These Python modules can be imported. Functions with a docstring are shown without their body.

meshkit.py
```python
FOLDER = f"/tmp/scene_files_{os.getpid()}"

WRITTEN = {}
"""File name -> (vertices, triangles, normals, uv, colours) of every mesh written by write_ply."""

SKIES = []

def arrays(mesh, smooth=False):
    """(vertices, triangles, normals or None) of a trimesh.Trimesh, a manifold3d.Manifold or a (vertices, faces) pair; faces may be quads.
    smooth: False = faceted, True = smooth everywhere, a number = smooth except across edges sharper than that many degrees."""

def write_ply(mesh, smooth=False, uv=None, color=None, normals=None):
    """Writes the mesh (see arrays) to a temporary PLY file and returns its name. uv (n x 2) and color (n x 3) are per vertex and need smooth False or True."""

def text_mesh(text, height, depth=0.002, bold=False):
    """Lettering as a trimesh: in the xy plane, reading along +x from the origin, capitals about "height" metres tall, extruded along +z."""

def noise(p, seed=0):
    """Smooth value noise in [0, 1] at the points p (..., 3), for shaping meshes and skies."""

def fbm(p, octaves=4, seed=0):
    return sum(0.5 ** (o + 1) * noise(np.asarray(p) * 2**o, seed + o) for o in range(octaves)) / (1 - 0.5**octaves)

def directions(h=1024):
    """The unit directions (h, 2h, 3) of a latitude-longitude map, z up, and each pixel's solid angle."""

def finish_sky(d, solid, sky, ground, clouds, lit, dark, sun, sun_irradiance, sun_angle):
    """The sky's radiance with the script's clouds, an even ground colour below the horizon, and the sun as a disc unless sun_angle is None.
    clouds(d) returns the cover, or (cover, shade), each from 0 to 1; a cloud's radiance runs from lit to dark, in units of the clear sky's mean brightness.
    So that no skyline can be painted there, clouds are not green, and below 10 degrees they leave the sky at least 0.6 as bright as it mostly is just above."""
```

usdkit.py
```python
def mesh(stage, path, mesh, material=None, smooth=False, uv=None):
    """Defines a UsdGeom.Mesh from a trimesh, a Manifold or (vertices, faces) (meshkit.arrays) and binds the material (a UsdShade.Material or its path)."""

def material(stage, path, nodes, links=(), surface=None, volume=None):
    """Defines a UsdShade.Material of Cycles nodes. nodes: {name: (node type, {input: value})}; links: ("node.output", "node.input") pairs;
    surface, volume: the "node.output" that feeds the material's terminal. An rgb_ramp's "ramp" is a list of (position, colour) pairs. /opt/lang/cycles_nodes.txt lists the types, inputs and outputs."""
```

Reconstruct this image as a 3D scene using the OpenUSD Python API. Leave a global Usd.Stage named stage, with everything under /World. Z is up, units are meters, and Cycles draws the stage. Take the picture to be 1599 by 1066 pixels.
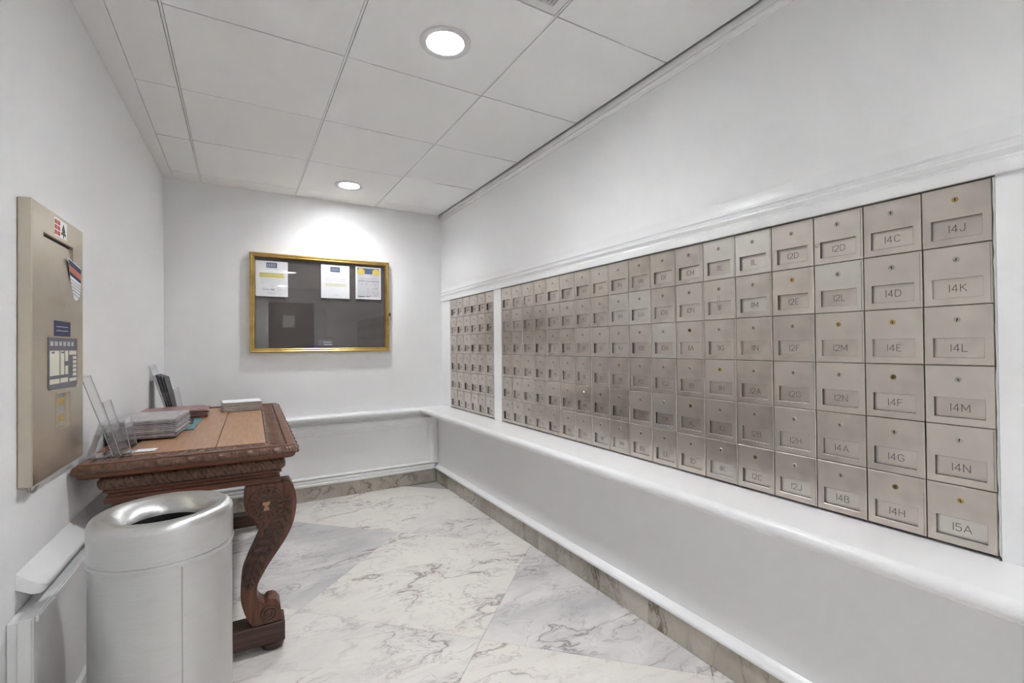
import math, random
import numpy as np
import trimesh
import manifold3d as m3
from shapely.geometry import Polygon, Point, LineString, MultiLineString, box as sbox
from shapely.ops import unary_union
from shapely import affinity
from pxr import Usd, UsdGeom, UsdShade, UsdLux, Gf, Sdf
import usdkit, meshkit

stage = Usd.Stage.CreateInMemory()
UsdGeom.SetStageUpAxis(stage, UsdGeom.Tokens.z)
UsdGeom.SetStageMetersPerUnit(stage, 1.0)
UsdGeom.Xform.Define(stage, '/World')
UsdGeom.Scope.Define(stage, '/World/Looks')

# ------------------------------------------------------------------ camera, light, exposure
CAM_H, FPX, YAW, PITCH, ROLL = 1.2018, 731.02, 0.527, 0.009, -0.0097
EXPOSURE = 4.25
LAMP_STRENGTH = 30.0                      # each recessed lamp's diffuser
LAMP_COLOUR = (0.966, 0.988, 1.022)
cam = UsdGeom.Camera.Define(stage, '/World/camera')
_f = np.array([math.sin(YAW) * math.cos(PITCH), math.cos(YAW) * math.cos(PITCH), math.sin(PITCH)])
_r = np.cross(_f, [0, 0, 1]); _r /= np.linalg.norm(_r); _u = np.cross(_r, _f)
_R = math.cos(ROLL) * _r + math.sin(ROLL) * _u
_U = -math.sin(ROLL) * _r + math.cos(ROLL) * _u
cam.AddTransformOp().Set(Gf.Matrix4d(*map(float, (*_R, 0, *_U, 0, *(-_f), 0, 0, 0, CAM_H, 1))))
cam.CreateHorizontalApertureAttr(36.0)
cam.CreateVerticalApertureAttr(36.0 * 1066 / 1599)
cam.CreateFocalLengthAttr(36.0 * FPX / 1599)
cam.CreateClippingRangeAttr(Gf.Vec2f(0.01, 100))
cam.CreateExposureAttr(EXPOSURE)

# ------------------------------------------------------------------ materials
LOOKS = {}
def node_mat(name, nodes, links=(), surface='p.BSDF'):
    LOOKS[name] = usdkit.material(stage, '/World/Looks/' + name, nodes, links, surface=surface)
    return LOOKS[name]

def plain(name, col, rough=0.5, metal=0.0, bump=0.0, scale=60.0, var=0.0, stretch=None, **kw):
    """One colour, with optional fine relief and slight mottling."""
    p = {'base_color': col, 'roughness': rough, 'metallic': metal}; p.update(kw)
    nodes = {'p': ('principled_bsdf', p)}; links = []
    if bump or var:
        nodes['tc'] = ('texture_coordinate', {})
        nodes['mp'] = ('mapping', {'scale': stretch or (1, 1, 1)})
        nodes['n'] = ('noise_texture', {'scale': scale, 'detail': 3.0})
        links += [('tc.object', 'mp.vector'), ('mp.vector', 'n.vector')]
    if bump:
        nodes['b'] = ('bump', {'strength': bump, 'distance': 0.002})
        links += [('n.fac', 'b.height'), ('b.normal', 'p.normal')]
    if var:
        lo = tuple(c * (1 - var) for c in col); hi = tuple(min(1, c * (1 + var)) for c in col)
        nodes['r'] = ('rgb_ramp', {'ramp': [(0.3, lo), (0.7, hi)]})
        links += [('n.fac', 'r.fac'), ('r.color', 'p.base_color')]
    return node_mat(name, nodes, links)

def marble(name, light, dark, vein, offset, rot, amount):
    """White marble: soft grey clouds and thin branching veins, each slab with its own offset."""
    nodes = {
        'tc': ('texture_coordinate', {}), 'oi': ('object_info', {}),
        'ov': ('combine_xyz', {}), 'm7': ('math', {'math_type': 'multiply', 'value2': 17.0}),
        'm9': ('math', {'math_type': 'multiply', 'value2': 9.0}),
        'ad': ('vector_math', {'math_type': 'add'}),
        'mp': ('mapping', {'scale': (1, 1.9, 1), 'rotation': (0, 0, rot), 'location': offset}),
        'w': ('noise_texture', {'scale': 2.2, 'detail': 4.0, 'roughness': 0.55}),
        'ws': ('vector_math', {'math_type': 'scale', 'scale': 0.55}),
        'wa': ('vector_math', {'math_type': 'add'}),
        'v1': ('noise_texture', {'scale': 1.9, 'detail': 5.0, 'roughness': 0.5, 'distortion': 0.6}),
        's1': ('math', {'math_type': 'subtract', 'value2': 0.5}), 'a1': ('math', {'math_type': 'absolute'}),
        'r1': ('rgb_ramp', {'ramp': [(0.0, (1, 1, 1)), (0.006, (0.5,) * 3), (0.016, (0.14,) * 3), (0.055, (0, 0, 0)), (1.0, (0, 0, 0))]}),
        'v2': ('noise_texture', {'scale': 4.6, 'detail': 5.0, 'roughness': 0.55, 'distortion': 0.9}),
        's2': ('math', {'math_type': 'subtract', 'value2': 0.5}), 'a2': ('math', {'math_type': 'absolute'}),
        'r2': ('rgb_ramp', {'ramp': [(0.0, (0.62,) * 3), (0.008, (0.22,) * 3), (0.024, (0, 0, 0)), (1.0, (0, 0, 0))]}),
        'k': ('noise_texture', {'scale': 1.5, 'detail': 4.0, 'roughness': 0.6}),
        'kr': ('rgb_ramp', {'ramp': [(0.40, (0, 0, 0)), (0.66, (1, 1, 1))]}),
        'km': ('math', {'math_type': 'multiply', 'value2': amount}),
        'c0': ('mix', {'color1': light, 'color2': dark}),
        'mk': ('noise_texture', {'scale': 1.7, 'detail': 2.0}),
        'mkr': ('rgb_ramp', {'ramp': [(0.38, (0.15,) * 3), (0.62, (1, 1, 1))]}),
        'mv': ('math', {'math_type': 'multiply'}),
        'vm': ('math', {'math_type': 'maximum'}),
        'c1': ('mix', {'color1': light, 'color2': vein}),
        'p': ('principled_bsdf', {'roughness': 0.24, 'specular_ior_level': 0.4}),
    }
    links = [('oi.random', 'm7.value1'), ('oi.random', 'm9.value1'), ('m7.value', 'ov.x'), ('m9.value', 'ov.y'),
             ('tc.object', 'ad.vector1'), ('ov.vector', 'ad.vector2'), ('ad.vector', 'mp.vector'),
             ('mp.vector', 'w.vector'), ('w.color', 'ws.vector1'), ('mp.vector', 'wa.vector1'), ('ws.vector', 'wa.vector2'),
             ('wa.vector', 'v1.vector'), ('v1.fac', 's1.value1'), ('s1.value', 'a1.value1'), ('a1.value', 'r1.fac'),
             ('wa.vector', 'v2.vector'), ('v2.fac', 's2.value1'), ('s2.value', 'a2.value1'), ('a2.value', 'r2.fac'),
             ('wa.vector', 'k.vector'), ('k.fac', 'kr.fac'), ('kr.color', 'km.value1'), ('km.value', 'c0.fac'),
             ('mp.vector', 'mk.vector'), ('mk.fac', 'mkr.fac'), ('r1.color', 'vm.value1'), ('r2.color', 'vm.value2'),
             ('vm.value', 'mv.value1'), ('mkr.color', 'mv.value2'),
             ('c0.color', 'c1.color1'), ('mv.value', 'c1.fac'), ('c1.color', 'p.base_color')]
    return node_mat(name, nodes, links)

def wood(name, dark, light, rough=0.4, axis=1, scale=1.0):
    st = [22.0, 22.0, 22.0]; st[axis] = 1.6
    nodes = {'tc': ('texture_coordinate', {}), 'mp': ('mapping', {'scale': tuple(x * scale for x in st)}),
             'n': ('noise_texture', {'scale': 2.6, 'detail': 5.0, 'roughness': 0.6, 'distortion': 0.5}),
             'r': ('rgb_ramp', {'ramp': [(0.30, dark), (0.70, light)]}),
             'b': ('bump', {'strength': 0.12, 'distance': 0.001}),
             'p': ('principled_bsdf', {'roughness': rough, 'specular_ior_level': 0.45})}
    return node_mat(name, nodes, [('tc.object', 'mp.vector'), ('mp.vector', 'n.vector'), ('n.fac', 'r.fac'), ('r.color', 'p.base_color'),
                                  ('n.fac', 'b.height'), ('b.normal', 'p.normal')])

def brushed(name, col, rough, stretch, strength=0.05, aniso=0.0):
    nodes = {'tc': ('texture_coordinate', {}), 'mp': ('mapping', {'scale': stretch}),
             'n': ('noise_texture', {'scale': 40.0, 'detail': 3.0}),
             'b': ('bump', {'strength': strength, 'distance': 0.001}),
             'k': ('noise_texture', {'scale': 7.0, 'detail': 2.0}),
             'kr': ('rgb_ramp', {'ramp': [(0.3, (rough * 0.85,) * 3), (0.7, (rough * 1.2,) * 3)]}),
             'p': ('principled_bsdf', {'base_color': col, 'metallic': 1.0, 'roughness': rough})}
    return node_mat(name, nodes, [('tc.object', 'mp.vector'), ('mp.vector', 'n.vector'), ('n.fac', 'b.height'), ('b.normal', 'p.normal'),
                                  ('tc.object', 'k.vector'), ('k.fac', 'kr.fac'), ('kr.color', 'p.roughness')])

def pane(name, tint, f0=0.04, k=0.9, power=5.0, rough=0.0):
    """Thin clear sheet: Schlick reflection over a transparent body, the same from both sides of each face."""
    return node_mat(name, {'t': ('transparent_bsdf', {'color': tint}), 'g': ('glossy_bsdf', {'color': (1, 1, 1), 'roughness': rough}),
                           'lw': ('layer_weight', {'blend': 0.5}), 'pw': ('math', {'math_type': 'power', 'value2': power}),
                           'mu': ('math', {'math_type': 'multiply', 'value2': k}), 'ad': ('math', {'math_type': 'add', 'value2': f0}), 'm': ('mix_closure', {})},
                    [('lw.facing', 'pw.value1'), ('pw.value', 'mu.value1'), ('mu.value', 'ad.value1'), ('ad.value', 'm.fac'),
                     ('t.BSDF', 'm.closure1'), ('g.BSDF', 'm.closure2')], surface='m.closure')

def emit(name, col, strength):
    return node_mat(name, {'e': ('emission', {'color': col, 'strength': strength})}, surface='e.emission')

plain('wall_paint', (0.92, 0.92, 0.918), 0.5, bump=0.06, scale=220)
plain('trim_paint', (0.91, 0.91, 0.908), 0.3, bump=0.03, scale=40)
plain('ceiling_tile', (0.93, 0.932, 0.922), 0.85, bump=0.12, scale=420)
plain('grid_paint', (0.86, 0.865, 0.85), 0.5)
plain('void', (0.03, 0.03, 0.03), 0.8)
plain('lamp_trim', (0.72, 0.72, 0.72), 0.4)
plain('lamp_reflector', (0.75, 0.75, 0.75), 0.3)
emit('lamp_lens', LAMP_COLOUR, LAMP_STRENGTH)
emit('lamp_lens_far', LAMP_COLOUR, LAMP_STRENGTH * 0.80)     # end-wall lamp run dimmer to soften its glow above the board
emit('lamp_lens_unseen_rear', LAMP_COLOUR, LAMP_STRENGTH * 1.8)  # lamp out of view behind the camera, run brighter to lift the room light
emit('lamp_lens_unseen_overhead', LAMP_COLOUR, LAMP_STRENGTH * 0.55)  # lamp out of view over the camera, kept low to spare the right wall
marble('marble_white', (0.87, 0.835, 0.785), (0.70, 0.67, 0.655), (0.28, 0.235, 0.235), (0.3, 1.1, 0), 0.5, 0.55)
marble('marble_cream', (0.88, 0.84, 0.78), (0.74, 0.70, 0.675), (0.29, 0.23, 0.225), (4.1, 2.7, 0), 1.1, 0.40)
marble('marble_grey', (0.82, 0.79, 0.765), (0.55, 0.53, 0.535), (0.29, 0.25, 0.26), (8.3, 5.2, 0), 0.2, 0.95)
marble('marble_base', (0.60, 0.56, 0.49), (0.36, 0.33, 0.27), (0.16, 0.13, 0.10), (2.2, 7.7, 1.0), 0.9, 0.95)
plain('grout', (0.42, 0.39, 0.36), 0.8)
wood('wood_mahogany', (0.079, 0.026, 0.014), (0.224, 0.086, 0.046), 0.34, axis=0)
wood('wood_leg', (0.076, 0.027, 0.015), (0.198, 0.081, 0.046), 0.34, axis=2)
wood('wood_carved', (0.072, 0.033, 0.020), (0.202, 0.107, 0.070), 0.34, axis=1)
wood('wood_dark', (0.045, 0.022, 0.015), (0.10, 0.050, 0.034), 0.42, axis=0)
wood('wood_plank', (0.34, 0.185, 0.100), (0.48, 0.285, 0.170), 0.38, axis=1, scale=1.6)
plain('wood_chip', (0.52, 0.28, 0.17), 0.5)
METALS = []
for i, (c, r) in enumerate((((0.655, 0.60, 0.545), 0.38), ((0.64, 0.582, 0.527), 0.35), ((0.665, 0.615, 0.56), 0.40), ((0.625, 0.572, 0.518), 0.36))):
    brushed('nickel_%d' % i, c, r, (1, 1, 14), 0.03); METALS.append('nickel_%d' % i)
brushed('nickel_pale', (0.67, 0.635, 0.59), 0.40, (1, 1, 14), 0.03)
plain('brass_lock', (0.55, 0.38, 0.13), 0.32, 1.0)
plain('bronze_lock', (0.20, 0.14, 0.06), 0.40, 1.0)
plain('steel_lock', (0.50, 0.47, 0.43), 0.32, 1.0)
plain('engraving', (0.085, 0.075, 0.07), 0.6)
plain('edge_dark', (0.07, 0.065, 0.06), 0.7)
plain('edge_mid', (0.17, 0.16, 0.15), 0.7)
plain('edge_pale', (0.33, 0.31, 0.285), 0.6)
plain('black_hole', (0.012, 0.012, 0.012), 0.7)
plain('box_shell', (0.24, 0.22, 0.20), 0.55, 0.6)
node_mat('aluminium', {'tc': ('texture_coordinate', {}), 'mp': ('mapping', {'scale': (1, 1, 30)}), 'n': ('noise_texture', {'scale': 22.0, 'detail': 4.0}),
                       'r': ('rgb_ramp', {'ramp': [(0.3, (0.63, 0.63, 0.625)), (0.7, (0.68, 0.68, 0.675))]}), 'tg': ('tangent', {'direction_type': 'radial', 'axis': 'z'}),
                       'p': ('principled_bsdf', {'metallic': 1.0, 'roughness': 0.42, 'anisotropic': 0.8, 'anisotropic_rotation': 0.25})},
         [('tc.object', 'mp.vector'), ('mp.vector', 'n.vector'), ('n.fac', 'r.fac'), ('r.color', 'p.base_color'), ('tg.tangent', 'p.tangent')])
plain('rubbish_black', (0.012, 0.012, 0.014), 0.5)
brushed('gilt', (0.56, 0.39, 0.14), 0.34, (6, 6, 6), 0.04)
plain('felt', (0.092, 0.078, 0.072), 0.9, bump=0.1, scale=300)
pane('board_glass', (0.97, 0.97, 0.97))
pane('acrylic', (0.955, 0.96, 0.962), 0.05, 0.50, 2.0, 0.06)
plain('acrylic_edge_shine', (0.42, 0.43, 0.44), 0.25)  # opaque grey: the shine of clear polished edges is put into the colour
plain('paper', (0.90, 0.90, 0.915), 0.7)
plain('paper_warm', (0.74, 0.72, 0.68), 0.7)
plain('ink_grey', (0.50, 0.50, 0.52), 0.8)
plain('ink_dark', (0.17, 0.17, 0.20), 0.8)
plain('ink_pale', (0.66, 0.65, 0.68), 0.8)
plain('ink_blue', (0.045, 0.10, 0.20), 0.6)
plain('ink_navy', (0.05, 0.055, 0.13), 0.6)
plain('ink_orange', (0.62, 0.17, 0.09), 0.6)
plain('ink_red', (0.55, 0.10, 0.08), 0.6)
plain('ink_green', (0.06, 0.10, 0.05), 0.6)
plain('marker_yellow', (0.72, 0.66, 0.20), 0.7)
plain('marker_pale', (0.80, 0.77, 0.60), 0.7)
plain('sticker_yellow', (0.74, 0.58, 0.10), 0.6)
brushed('champagne', (0.62, 0.56, 0.47), 0.42, (18, 18, 1), 0.04)
plain('card_slate', (0.13, 0.13, 0.16), 0.45)
plain('card_cream', (0.74, 0.71, 0.60), 0.6)
plain('brass_strip', (0.62, 0.45, 0.16), 0.35, 0.9)
plain('window_grey', (0.42, 0.40, 0.36), 0.25)
plain('caulk', (0.62, 0.63, 0.60), 0.7, bump=0.4, scale=60)
plain('teal_cover', (0.10, 0.30, 0.32), 0.4)
plain('black_cover', (0.02, 0.02, 0.023), 0.35)
plain('door_wood', (0.11, 0.085, 0.075), 0.45)
plain('chrome', (0.7, 0.7, 0.7), 0.2, 1.0)
for i, c in enumerate(((0.46, 0.44, 0.45), (0.55, 0.52, 0.52), (0.40, 0.36, 0.37), (0.62, 0.60, 0.60), (0.44, 0.41, 0.47), (0.50, 0.41, 0.38))):
    plain('brochure_%d' % i, c, 0.35, var=0.25, scale=30)
for i, c in enumerate(((0.40, 0.22, 0.20), (0.34, 0.18, 0.17), (0.56, 0.42, 0.40))):
    plain('leaflet_%d' % i, c, 0.3, var=0.3, scale=26)
for i, c in enumerate(((0.55, 0.50, 0.46), (0.47, 0.42, 0.38), (0.62, 0.58, 0.54))):
    plain('newsletter_%d' % i, c, 0.5, var=0.1, scale=30)

# ------------------------------------------------------------------ helpers
USED = {}
def numbered(path):
    k = USED.get(path, -1) + 1
    USED[path] = k
    return path if k == 0 else '%s_%03d' % (path, k)

def say(prim, label=None, cat=None, group=None, kind=None):
    for k, v in (('label', label), ('category', cat), ('group', group), ('kind', kind)):
        if v: prim.SetCustomDataByKey(k, v)
    return prim

def thing(name, label, cat, loc=(0, 0, 0), rotz=0.0, group=None, kind=None):
    x = UsdGeom.Xform.Define(stage, numbered('/World/' + name))
    x.AddTranslateOp().Set(Gf.Vec3d(*map(float, loc)))
    if rotz: x.AddRotateZOp().Set(float(rotz))
    return say(x.GetPrim(), label, cat, group, kind)

def part(parent, name, mesh, material, smooth=False, label=None, loc=None, rot=None):
    base = str(parent.GetPath()) if parent is not None else '/World'
    m = usdkit.mesh(stage, numbered(base + '/' + name), mesh, LOOKS[material], smooth=smooth)
    if loc is not None: UsdGeom.Xformable(m).AddTranslateOp().Set(Gf.Vec3d(*map(float, loc)))
    if rot is not None: UsdGeom.Xformable(m).AddRotateXYZOp().Set(Gf.Vec3f(*map(float, rot)))
    p = m.GetPrim()
    if label: p.SetCustomDataByKey('label', label)
    return p

def single(name, mesh, material, label, cat, smooth=False, group=None, kind=None):
    return say(part(None, name, mesh, material, smooth), label, cat, group, kind)

def box(x0, x1, y0, y1, z0, z1, b=0.0):
    if b <= 0:
        m = trimesh.creation.box((x1 - x0, y1 - y0, z1 - z0)); m.apply_translation(((x0 + x1) / 2, (y0 + y1) / 2, (z0 + z1) / 2)); return m
    pts = []
    for x, sx in ((x0, 1), (x1, -1)):
        for y, sy in ((y0, 1), (y1, -1)):
            for z, sz in ((z0, 1), (z1, -1)):
                pts += [(x + sx * b, y + sy * b, z), (x + sx * b, y, z + sz * b), (x, y + sy * b, z + sz * b)]
    return trimesh.Trimesh(*_hull(pts), process=False)

def _hull(pts):
    h = m3.Manifold.hull_points(np.asarray(pts, float)).to_mesh()
    return h.vert_properties[:, :3], h.tri_verts

def cat(*ms):
    return trimesh.util.concatenate([m for m in ms])

def quadgrid(P, closed_u=False, closed_v=False):
    """P: (nu, nv, 3) points -> trimesh."""
    nu, nv = P.shape[:2]
    iu = np.arange(nu if closed_u else nu - 1); iv = np.arange(nv if closed_v else nv - 1)
    a = (iu[:, None] * nv + iv[None]).ravel(); b = (((iu + 1) % nu)[:, None] * nv + iv[None]).ravel()
    c = (((iu + 1) % nu)[:, None] * nv + ((iv + 1) % nv)[None]).ravel(); d = (iu[:, None] * nv + ((iv + 1) % nv)[None]).ravel()
    return trimesh.Trimesh(P.reshape(-1, 3), np.vstack([np.stack([a, b, c], 1), np.stack([a, c, d], 1)]), process=False)

def prism_y(poly, y0, y1):
    """Extrudes an (x, z) outline along y."""
    p = poly if hasattr(poly, 'area') else Polygon(poly)
    if hasattr(p, 'geoms'): p = max(p.geoms, key=lambda g: g.area)
    m = trimesh.creation.extrude_polygon(p, y1 - y0, engine='earcut')
    v = m.vertices.copy(); m.vertices = np.stack([v[:, 0], y0 + v[:, 2], v[:, 1]], 1); m.invert(); m.fix_normals()
    return m

def prism_x(poly, x0, x1):
    """Extrudes a (y, z) outline along x."""
    p = poly if hasattr(poly, 'area') else Polygon(poly)
    if hasattr(p, 'geoms'): p = max(p.geoms, key=lambda g: g.area)
    m = trimesh.creation.extrude_polygon(p, x1 - x0, engine='earcut')
    v = m.vertices.copy(); m.vertices = np.stack([x0 + v[:, 2], v[:, 0], v[:, 1]], 1); m.fix_normals()
    return m

def prism_z(poly, z0, z1):
    m = trimesh.creation.extrude_polygon(poly, z1 - z0, engine='earcut'); m.apply_translation((0, 0, z0)); return m

def lathe(prof, n=64):
    """prof: (r, z) pairs, turned about z."""
    a = np.linspace(0, 2 * np.pi, n, endpoint=False); p = np.asarray(prof, float)
    P = np.stack([p[None, :, 0] * np.cos(a)[:, None], p[None, :, 0] * np.sin(a)[:, None], np.broadcast_to(p[None, :, 1], (n, len(p)))], -1)
    return quadgrid(P, closed_u=True)

def tube(pts, r, n=8, taper=None):
    pts = np.asarray(pts, float); k = len(pts)
    t = np.gradient(pts, axis=0); t /= np.linalg.norm(t, axis=1, keepdims=True)
    ref = np.array([0, 1.0, 0]) if abs(t[:, 1]).max() < 0.95 else np.array([1.0, 0, 0])
    s = np.cross(t, ref); s /= np.linalg.norm(s, axis=1, keepdims=True); w = np.cross(s, t)
    rr = np.full(k, r) if taper is None else r * np.asarray(taper)
    a = np.linspace(0, 2 * np.pi, n, endpoint=False)
    P = pts[:, None] + rr[:, None, None] * (np.cos(a)[None, :, None] * s[:, None] + np.sin(a)[None, :, None] * w[:, None])
    m = quadgrid(P, closed_v=True)
    caps = [pts[0], pts[-1]]; v = np.vstack([m.vertices, caps]); f = [m.faces]; i0 = len(m.vertices)
    j = np.arange(n)
    f.append(np.stack([np.full(n, i0), j, (j + 1) % n], 1)); f.append(np.stack([np.full(n, i0 + 1), (k - 1) * n + (j + 1) % n, (k - 1) * n + j], 1))
    m = trimesh.Trimesh(v, np.vstack(f), process=False); m.fix_normals(); return m

def arc(cx, cz, r, a0, a1, n=8):
    return [(cx + r * math.cos(math.radians(a)), cz + r * math.sin(math.radians(a))) for a in np.linspace(a0, a1, n)]

def catmull(pts, n=8):
    p = np.asarray(pts, float); p = np.vstack([2 * p[0] - p[1], p, 2 * p[-1] - p[-2]]); out = []
    for i in range(1, len(p) - 2):
        t = np.linspace(0, 1, n, endpoint=False)[:, None]
        out.append(0.5 * (2 * p[i] + (p[i + 1] - p[i - 1]) * t + (2 * p[i - 1] - 5 * p[i] + 4 * p[i + 1] - p[i + 2]) * t**2 + (3 * p[i] - p[i - 1] - 3 * p[i + 1] + p[i + 2]) * t**3))
    return np.vstack(out + [p[-2:-1]])

# ------------------------------------------------------------------ the room
YB, YF, ZC = 3.985, -2.60, 2.383            # back wall, wall behind the camera, ceiling
XU, XM, XL_, XN = 1.584, 1.5875, 1.530, 1.36  # right wall's upper face, mailbox faces, lower face, ledge nose
TH = 1.15                                    # the left wall is a degree out of square
LO = (-0.49, 2.0, 0.0)
def left(x=0.0, y=0.0, z=0.0):
    a = math.radians(TH); return (LO[0] + x * math.cos(a) + y * math.sin(a), LO[1] - x * math.sin(a) + y * math.cos(a), z)
def wall_x(y): return LO[0] + math.tan(math.radians(TH)) * (y - 2.0)

MZ0, MZ1, PITCHY, PITCHZ = 0.679, 1.602, 0.1375, 0.1538
BANK_R = 0.393                               # near edge of the right bank; columns run away from here
BANK_L = 2.985                               # near edge of the left bank
R_END, L_END = BANK_R + 18 * PITCHY, BANK_L + 6 * 0.1335

wr = cat(box(XU, 1.80, YF, YB + .1, MZ1 + .004, 2.50), box(XU, 1.80, YF, BANK_R - .006, .60, MZ1 + .004),
         box(XU, 1.80, R_END + .004, BANK_L - .004, .60, MZ1 + .004), box(XU, 1.80, L_END + .004, YB + .1, .60, MZ1 + .004),
         box(1.70, 1.80, YF, YB + .1, .60, MZ1 + .004), box(XL_, 1.80, YF, YB + .1, 0, .61))
single('wall_right', wr, 'wall_paint', 'white painted wall that holds the two banks of mailboxes', 'wall', kind='structure')
single('wall_back', box(-.7, 1.8, YB, YB + .1, 0, 2.5), 'wall_paint', 'white painted end wall behind the framed notice board', 'wall', kind='structure')
wl = Polygon([(wall_x(YF - .1), YF - .1), (wall_x(YB + .1), YB + .1), (-.75, YB + .1), (-.75, YF - .1)])
single('wall_left', prism_z(wl, 0, 2.5), 'wall_paint', 'white painted wall beside the carved table and the metal drop box', 'wall', kind='structure')
single('wall_front', cat(box(-.75, .50, YF - .1, YF, 0, 2.5), box(1.34, 1.8, YF - .1, YF, 0, 2.5), box(.50, 1.34, YF - .1, YF, 2.12, 2.5)), 'wall_paint',
       'white painted wall behind the viewpoint, with a dark door', 'wall', kind='structure')
d = thing('door_1', 'dark brown door out of view behind the viewpoint, darkening the reflection in the board glass', 'door', (0.92, YF - .05, 0), kind='structure')  # out of view; gives the dark rectangle reflected in the board glass
part(d, 'slab', box(-.40, .40, -.02, .02, .01, 2.10, .004), 'door_wood')
part(d, 'frame', cat(box(-.42, -.402, -.05, .065, 0, 2.12), box(.402, .42, -.05, .065, 0, 2.12), box(-.402, .402, -.05, .065, 2.102, 2.12)), 'door_wood')
kn = lathe([(0, .0), (.012, .0), (.012, .03), (.026, .04), (.028, .055), (.018, .068), (0, .07)], 24); kn.apply_transform(trimesh.transformations.rotation_matrix(-math.pi / 2, (1, 0, 0)))
part(d, 'knob', kn, 'chrome', 40, loc=(.33, .02, 1.0))
part(d, 'notice', box(-.16, .06, .0205, .0215, 1.62, 1.86), 'paper_warm')

# ---- floor: diagonal marble slabs
fl = thing('floor', 'polished white marble floor of large slabs laid diagonally, with grey veins', 'floor', kind='structure')
room = Polygon([(wall_x(YF), YF), (XL_, YF), (XL_, YB), (wall_x(YB), YB)]).buffer(-.0005)
part(fl, 'bed', prism_z(room, -.05, -.004), 'grout')
D1 = [-.36 + 1.245 * k for k in range(-3, 5)]     # y - x
D2 = [2.59 + 1.305 * k for k in range(-4, 3)]     # x + y
GREY = {(3, 4), (5, 4), (1, 2)}
rng = random.Random(7)
for i in range(len(D1) - 1):
    for j in range(len(D2) - 1):
        g = .0011
        a0, a1, b0, b1 = D1[i] + g, D1[i + 1] - g, D2[j] + g, D2[j + 1] - g
        q = Polygon([((b - a) / 2, (a + b) / 2) for a, b in ((a0, b0), (a1, b0), (a1, b1), (a0, b1))]).intersection(room)
        if q.is_empty or q.area < 1e-4: continue
        kind = 'marble_grey' if (i, j) in GREY else ('marble_white' if (i + j) % 2 else 'marble_cream')
        c = q.centroid
        m = prism_z(affinity.translate(q, -c.x, -c.y), -.006, 0.0)
        part(fl, 'slab', m, kind, loc=(c.x, c.y, 0))

# ---- ceiling: lay-in panels on a metal grid
LIGHTS = [(.697, 1.690), (.695, 3.535), (.697, -.150), (.697, -1.98)]  # the last two are unseen and light the room from the camera end
ce = thing('ceiling', 'suspended ceiling of square white panels on a thin metal grid', 'ceiling', kind='structure')
cols = [-.392, -.2315, .3785, .988, 1.553]
rows = [YB - .004] + [3.798 - .6096 * k for k in range(11)]
VENT = (2, 5)
for i in range(4):
    for j in range(len(rows) - 1):
        x0, x1, y1, y0 = cols[i], cols[i + 1], rows[j], max(rows[j + 1], YF)
        gx0, gx1 = (.0 if i == 0 else .0062), (.0 if i == 3 else .0062)
        pg = sbox(x0 + gx0, y0 + .0034, x1 - gx1, y1 - (.0034 if j else 0))
        if i == 2 - 0 and j == 4 and False: pass
        for lx, ly in LIGHTS: pg = pg.difference(Point(lx, ly).buffer(.084, 24))
        if (i, j) == (1, 5) : pass
        if x0 < .68 < x1 and y0 < 1.05 < y1: continue          # the air grille lies in this opening
        part(ce, 'panel', prism_z(pg, ZC + rng.uniform(-.0006, .0006), ZC + .022), 'ceiling_tile')
for x in cols[1:4]:
    part(ce, 'grid_bar', box(x - .0038, x + .0038, YF + .001, YB - .001, ZC + .002, ZC + .03), 'grid_paint')
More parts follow.
